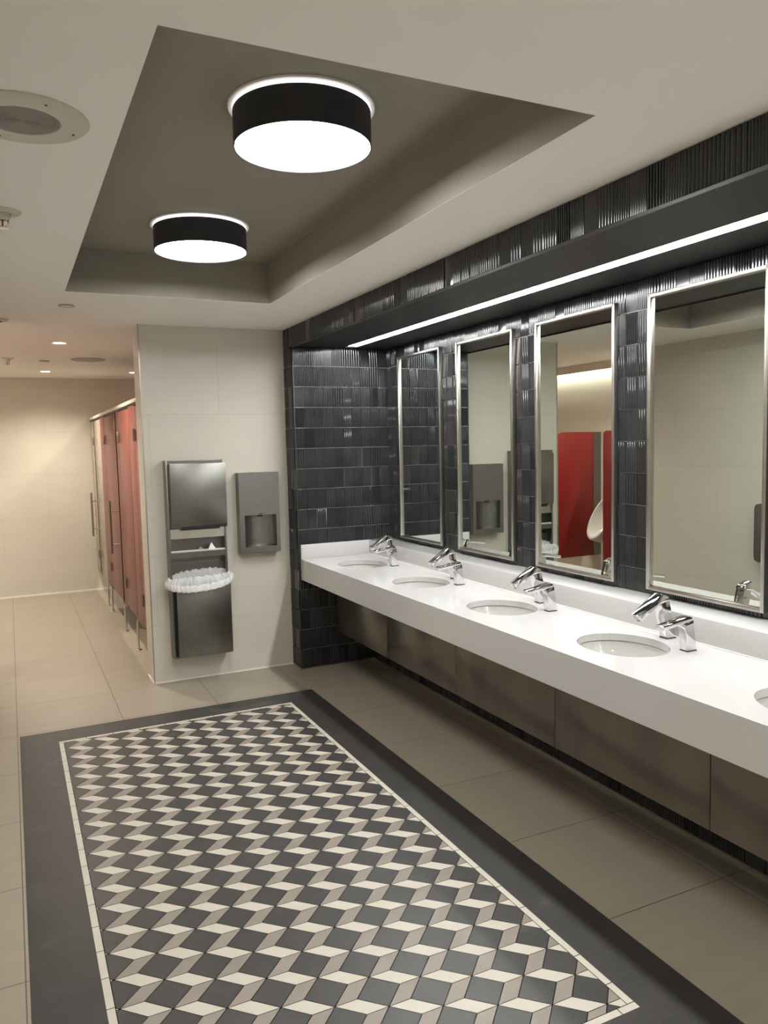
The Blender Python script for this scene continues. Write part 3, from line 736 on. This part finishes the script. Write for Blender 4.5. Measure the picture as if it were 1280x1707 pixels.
def sdoor(y0, y1, m, hy, hing, lab=None):
    b = MB(); b.box(PX0 - 0.001, PX1, y0 + 0.004, y1 - 0.004, PZ0 + 0.02, PZ1 - 0.01); d = b.build('door', m, sf, bevel=0.002)
    if lab: d['label'] = lab
    if hy:
        b = MB(); b.tube([(0.83, hy, 0.715), (0.83, hy, 1.215)], 0.0125, 14)
        for z in (0.80, 1.115): b.tube([(0.83, hy, z), (PX0, hy, z)], 0.007, 10)
        b.build('handle', M_frame, d, smooth=True)
    for z in (0.48, 1.80):
        b = MB(); b.box(PX0 - 0.014, PX0 - 0.001, hing - 0.016, hing + 0.016, z - 0.045, z + 0.045); b.tube([(PX0 - 0.016, hing, z - 0.05), (PX0 - 0.016, hing, z + 0.05)], 0.007, 10); b.build('hinge', M_frame, d, bevel=0.001)
    return d
sdoor(7.61, 8.505, M_red, 7.70, 8.50)
sdoor(6.735, 7.375, M_red, None, 7.36)
sdoor(6.0, 6.40, M_red, None, 6.39)
sdoor(8.92, 9.59, M_beige, 9.47, 9.60, 'glossy grey beige door by the far wall')
b = MB(); b.box(PX0 - 0.012, PX1 + 0.012, 5.93, YF - 0.001, 2.052, 2.082); b.build('head_rail', mat('pale_rail', (0.55, 0.5, 0.42), 0.4), sf, bevel=0.002)
b = MB(); b.box(PX0 + 0.004, PX1 - 0.004, 5.93, YF - 0.001, PZ1, 2.052); b.build('rail_gap_shade', M_slot, sf)  # black filler paints in the shade of the gap below the head rail
for y in (6.05, 7.5, 8.7):
    b = MB(); b.box(PX1 + 0.001, 2.449, y, y + 0.02, PZ0, PZ1); b.build('divider', M_red, sf, bevel=0.002)
b = MB(); b.box(PX0 - 0.006, PX0 + 0.002, 7.596, 7.612, PZ0, PZ1); b.box(PX0 - 0.004, PX0 + 0.004, 9.592, 9.618, 0.28, PZ1); b.build('door_gap_strip', M_slot, sf)  # black strips stand in for the open gaps beside the doors

# ------------------------------------------------------------------ urinals and their screens (seen in the mirror)
def screen(y, lab):
    t = thing('privacy_screen', lab, 'privacy screen', (XU, y, 0.37), 'red screens between the urinals')
    b = MB(); x0, x1, z0, z1 = -0.675, -0.17, 0.37, 1.775; r = 0.03
    b.prism([(x0, z0), (x1 - r, z0), (x1 - 0.009, z0 + 0.009), (x1, z0 + r), (x1, z1 - r), (x1 - 0.009, z1 - 0.009), (x1 - r, z1), (x0, z1)], y, y + 0.02)
    b.build('panel', M_redd, t, bevel=0.0015)
    b = MB(); b.box(XU + 0.0005, -0.676, y + 0.004, y + 0.016, 0.37, 1.775); b.box(-0.69, -0.655, y - 0.004, y - 0.0005, 0.37, 1.775); b.build('wall_bracket', M_steel, t)
screen(6.95, 'deep red hanging screen seen whole in the third mirror')
screen(6.22, 'deep red hanging screen cut by the right frame of the third mirror')
def urinal(y, lab):
    t = thing('urinal', lab, 'urinal', (XU, y, 0.55), 'white wall hung urinals')
    n = 40
    def ring(cx_, cz_, tilt, ra, rb_):
        pts = []
        for k in range(n):
            a_ = 2 * math.pi * k / n; u = ra * math.cos(a_); v = rb_ * math.sin(a_)
            # v runs along the tilted rim from bottom (front) to top (back)
            pts.append((cx_ + (-math.sin(tilt)) * v, y + u, cz_ + math.cos(tilt) * v))
        return pts
    tl = math.radians(33)
    cx_, cz_ = XU + 0.295, 0.86
    outer = [ring(cx_, cz_, tl, 0.165, 0.29), ring(cx_ - 0.012, cz_ - 0.010, tl, 0.172, 0.298), ring(cx_ - 0.05, cz_ - 0.035, tl * 0.9, 0.165, 0.285), ring(cx_ - 0.11, cz_ - 0.05, tl * 0.6, 0.145, 0.27), ring(XU + 0.002, cz_ - 0.04, 0.0, 0.12, 0.29)]
    inner = [ring(cx_ + 0.001, cz_ + 0.001, tl, 0.145, 0.268), ring(cx_ - 0.03, cz_ - 0.02, tl * 0.9, 0.135, 0.25), ring(cx_ - 0.09, cz_ - 0.04, tl * 0.7, 0.11, 0.21), ring(cx_ - 0.14, cz_ - 0.05, tl * 0.5, 0.05, 0.10)]
    b = MB(); rings = list(reversed(outer)) + inner; vs = [p for r_ in rings for p in r_]; fs = []
    for j in range(len(rings) - 1):
        for k in range(n): fs.append((j * n + k, j * n + (k + 1) % n, (j + 1) * n + (k + 1) % n, (j + 1) * n + k))
    fs.append(tuple((len(rings) - 1) * n + k for k in range(n)))
    vs = [(max(v[0], XU + 0.001), v[1], v[2]) for v in vs]
    b.add(vs, fs); b.build('bowl', M_porc, t, smooth=True)
    b = MB(); b.lathe([(0.018, 0.006), (0.014, 0.012), (0.0005, 0.013)], (cx_ - 0.14, y, 0.80), 16, 0, 'x'); b.build('drain', M_chrome, t, smooth=True)
urinal(6.60, 'white oval urinal between the two red screens, seen in the third mirror')
urinal(7.34, 'white oval urinal mostly hidden behind the whole red screen')

# unit on the left wall, at the edge of the nearest mirror
t = thing('changing_station', 'dark grey rounded wall unit glimpsed at the right edge of the nearest mirror', 'wall unit', (XL, 4.0, 0.65))
b = MB(); r = 0.04
b.prism([(3.55 + r, 0.65), (4.43 - r, 0.65), (4.43 - 0.01, 0.66), (4.43, 0.65 + r), (4.43, 1.13 - r), (4.42, 1.12), (4.43 - r, 1.13), (3.55 + r, 1.13), (3.56, 1.12), (3.55, 1.13 - r), (3.55, 0.65 + r), (3.56, 0.66)], XL + 0.001, XL + 0.075, 'x')
b.build('casing', M_unit, t, bevel=0.006)
b = MB(); b.box(XL + 0.075, XL + 0.082, 3.65, 4.33, 0.72, 1.06); b.build('fold_down_lid', M_unit, t, bevel=0.004)
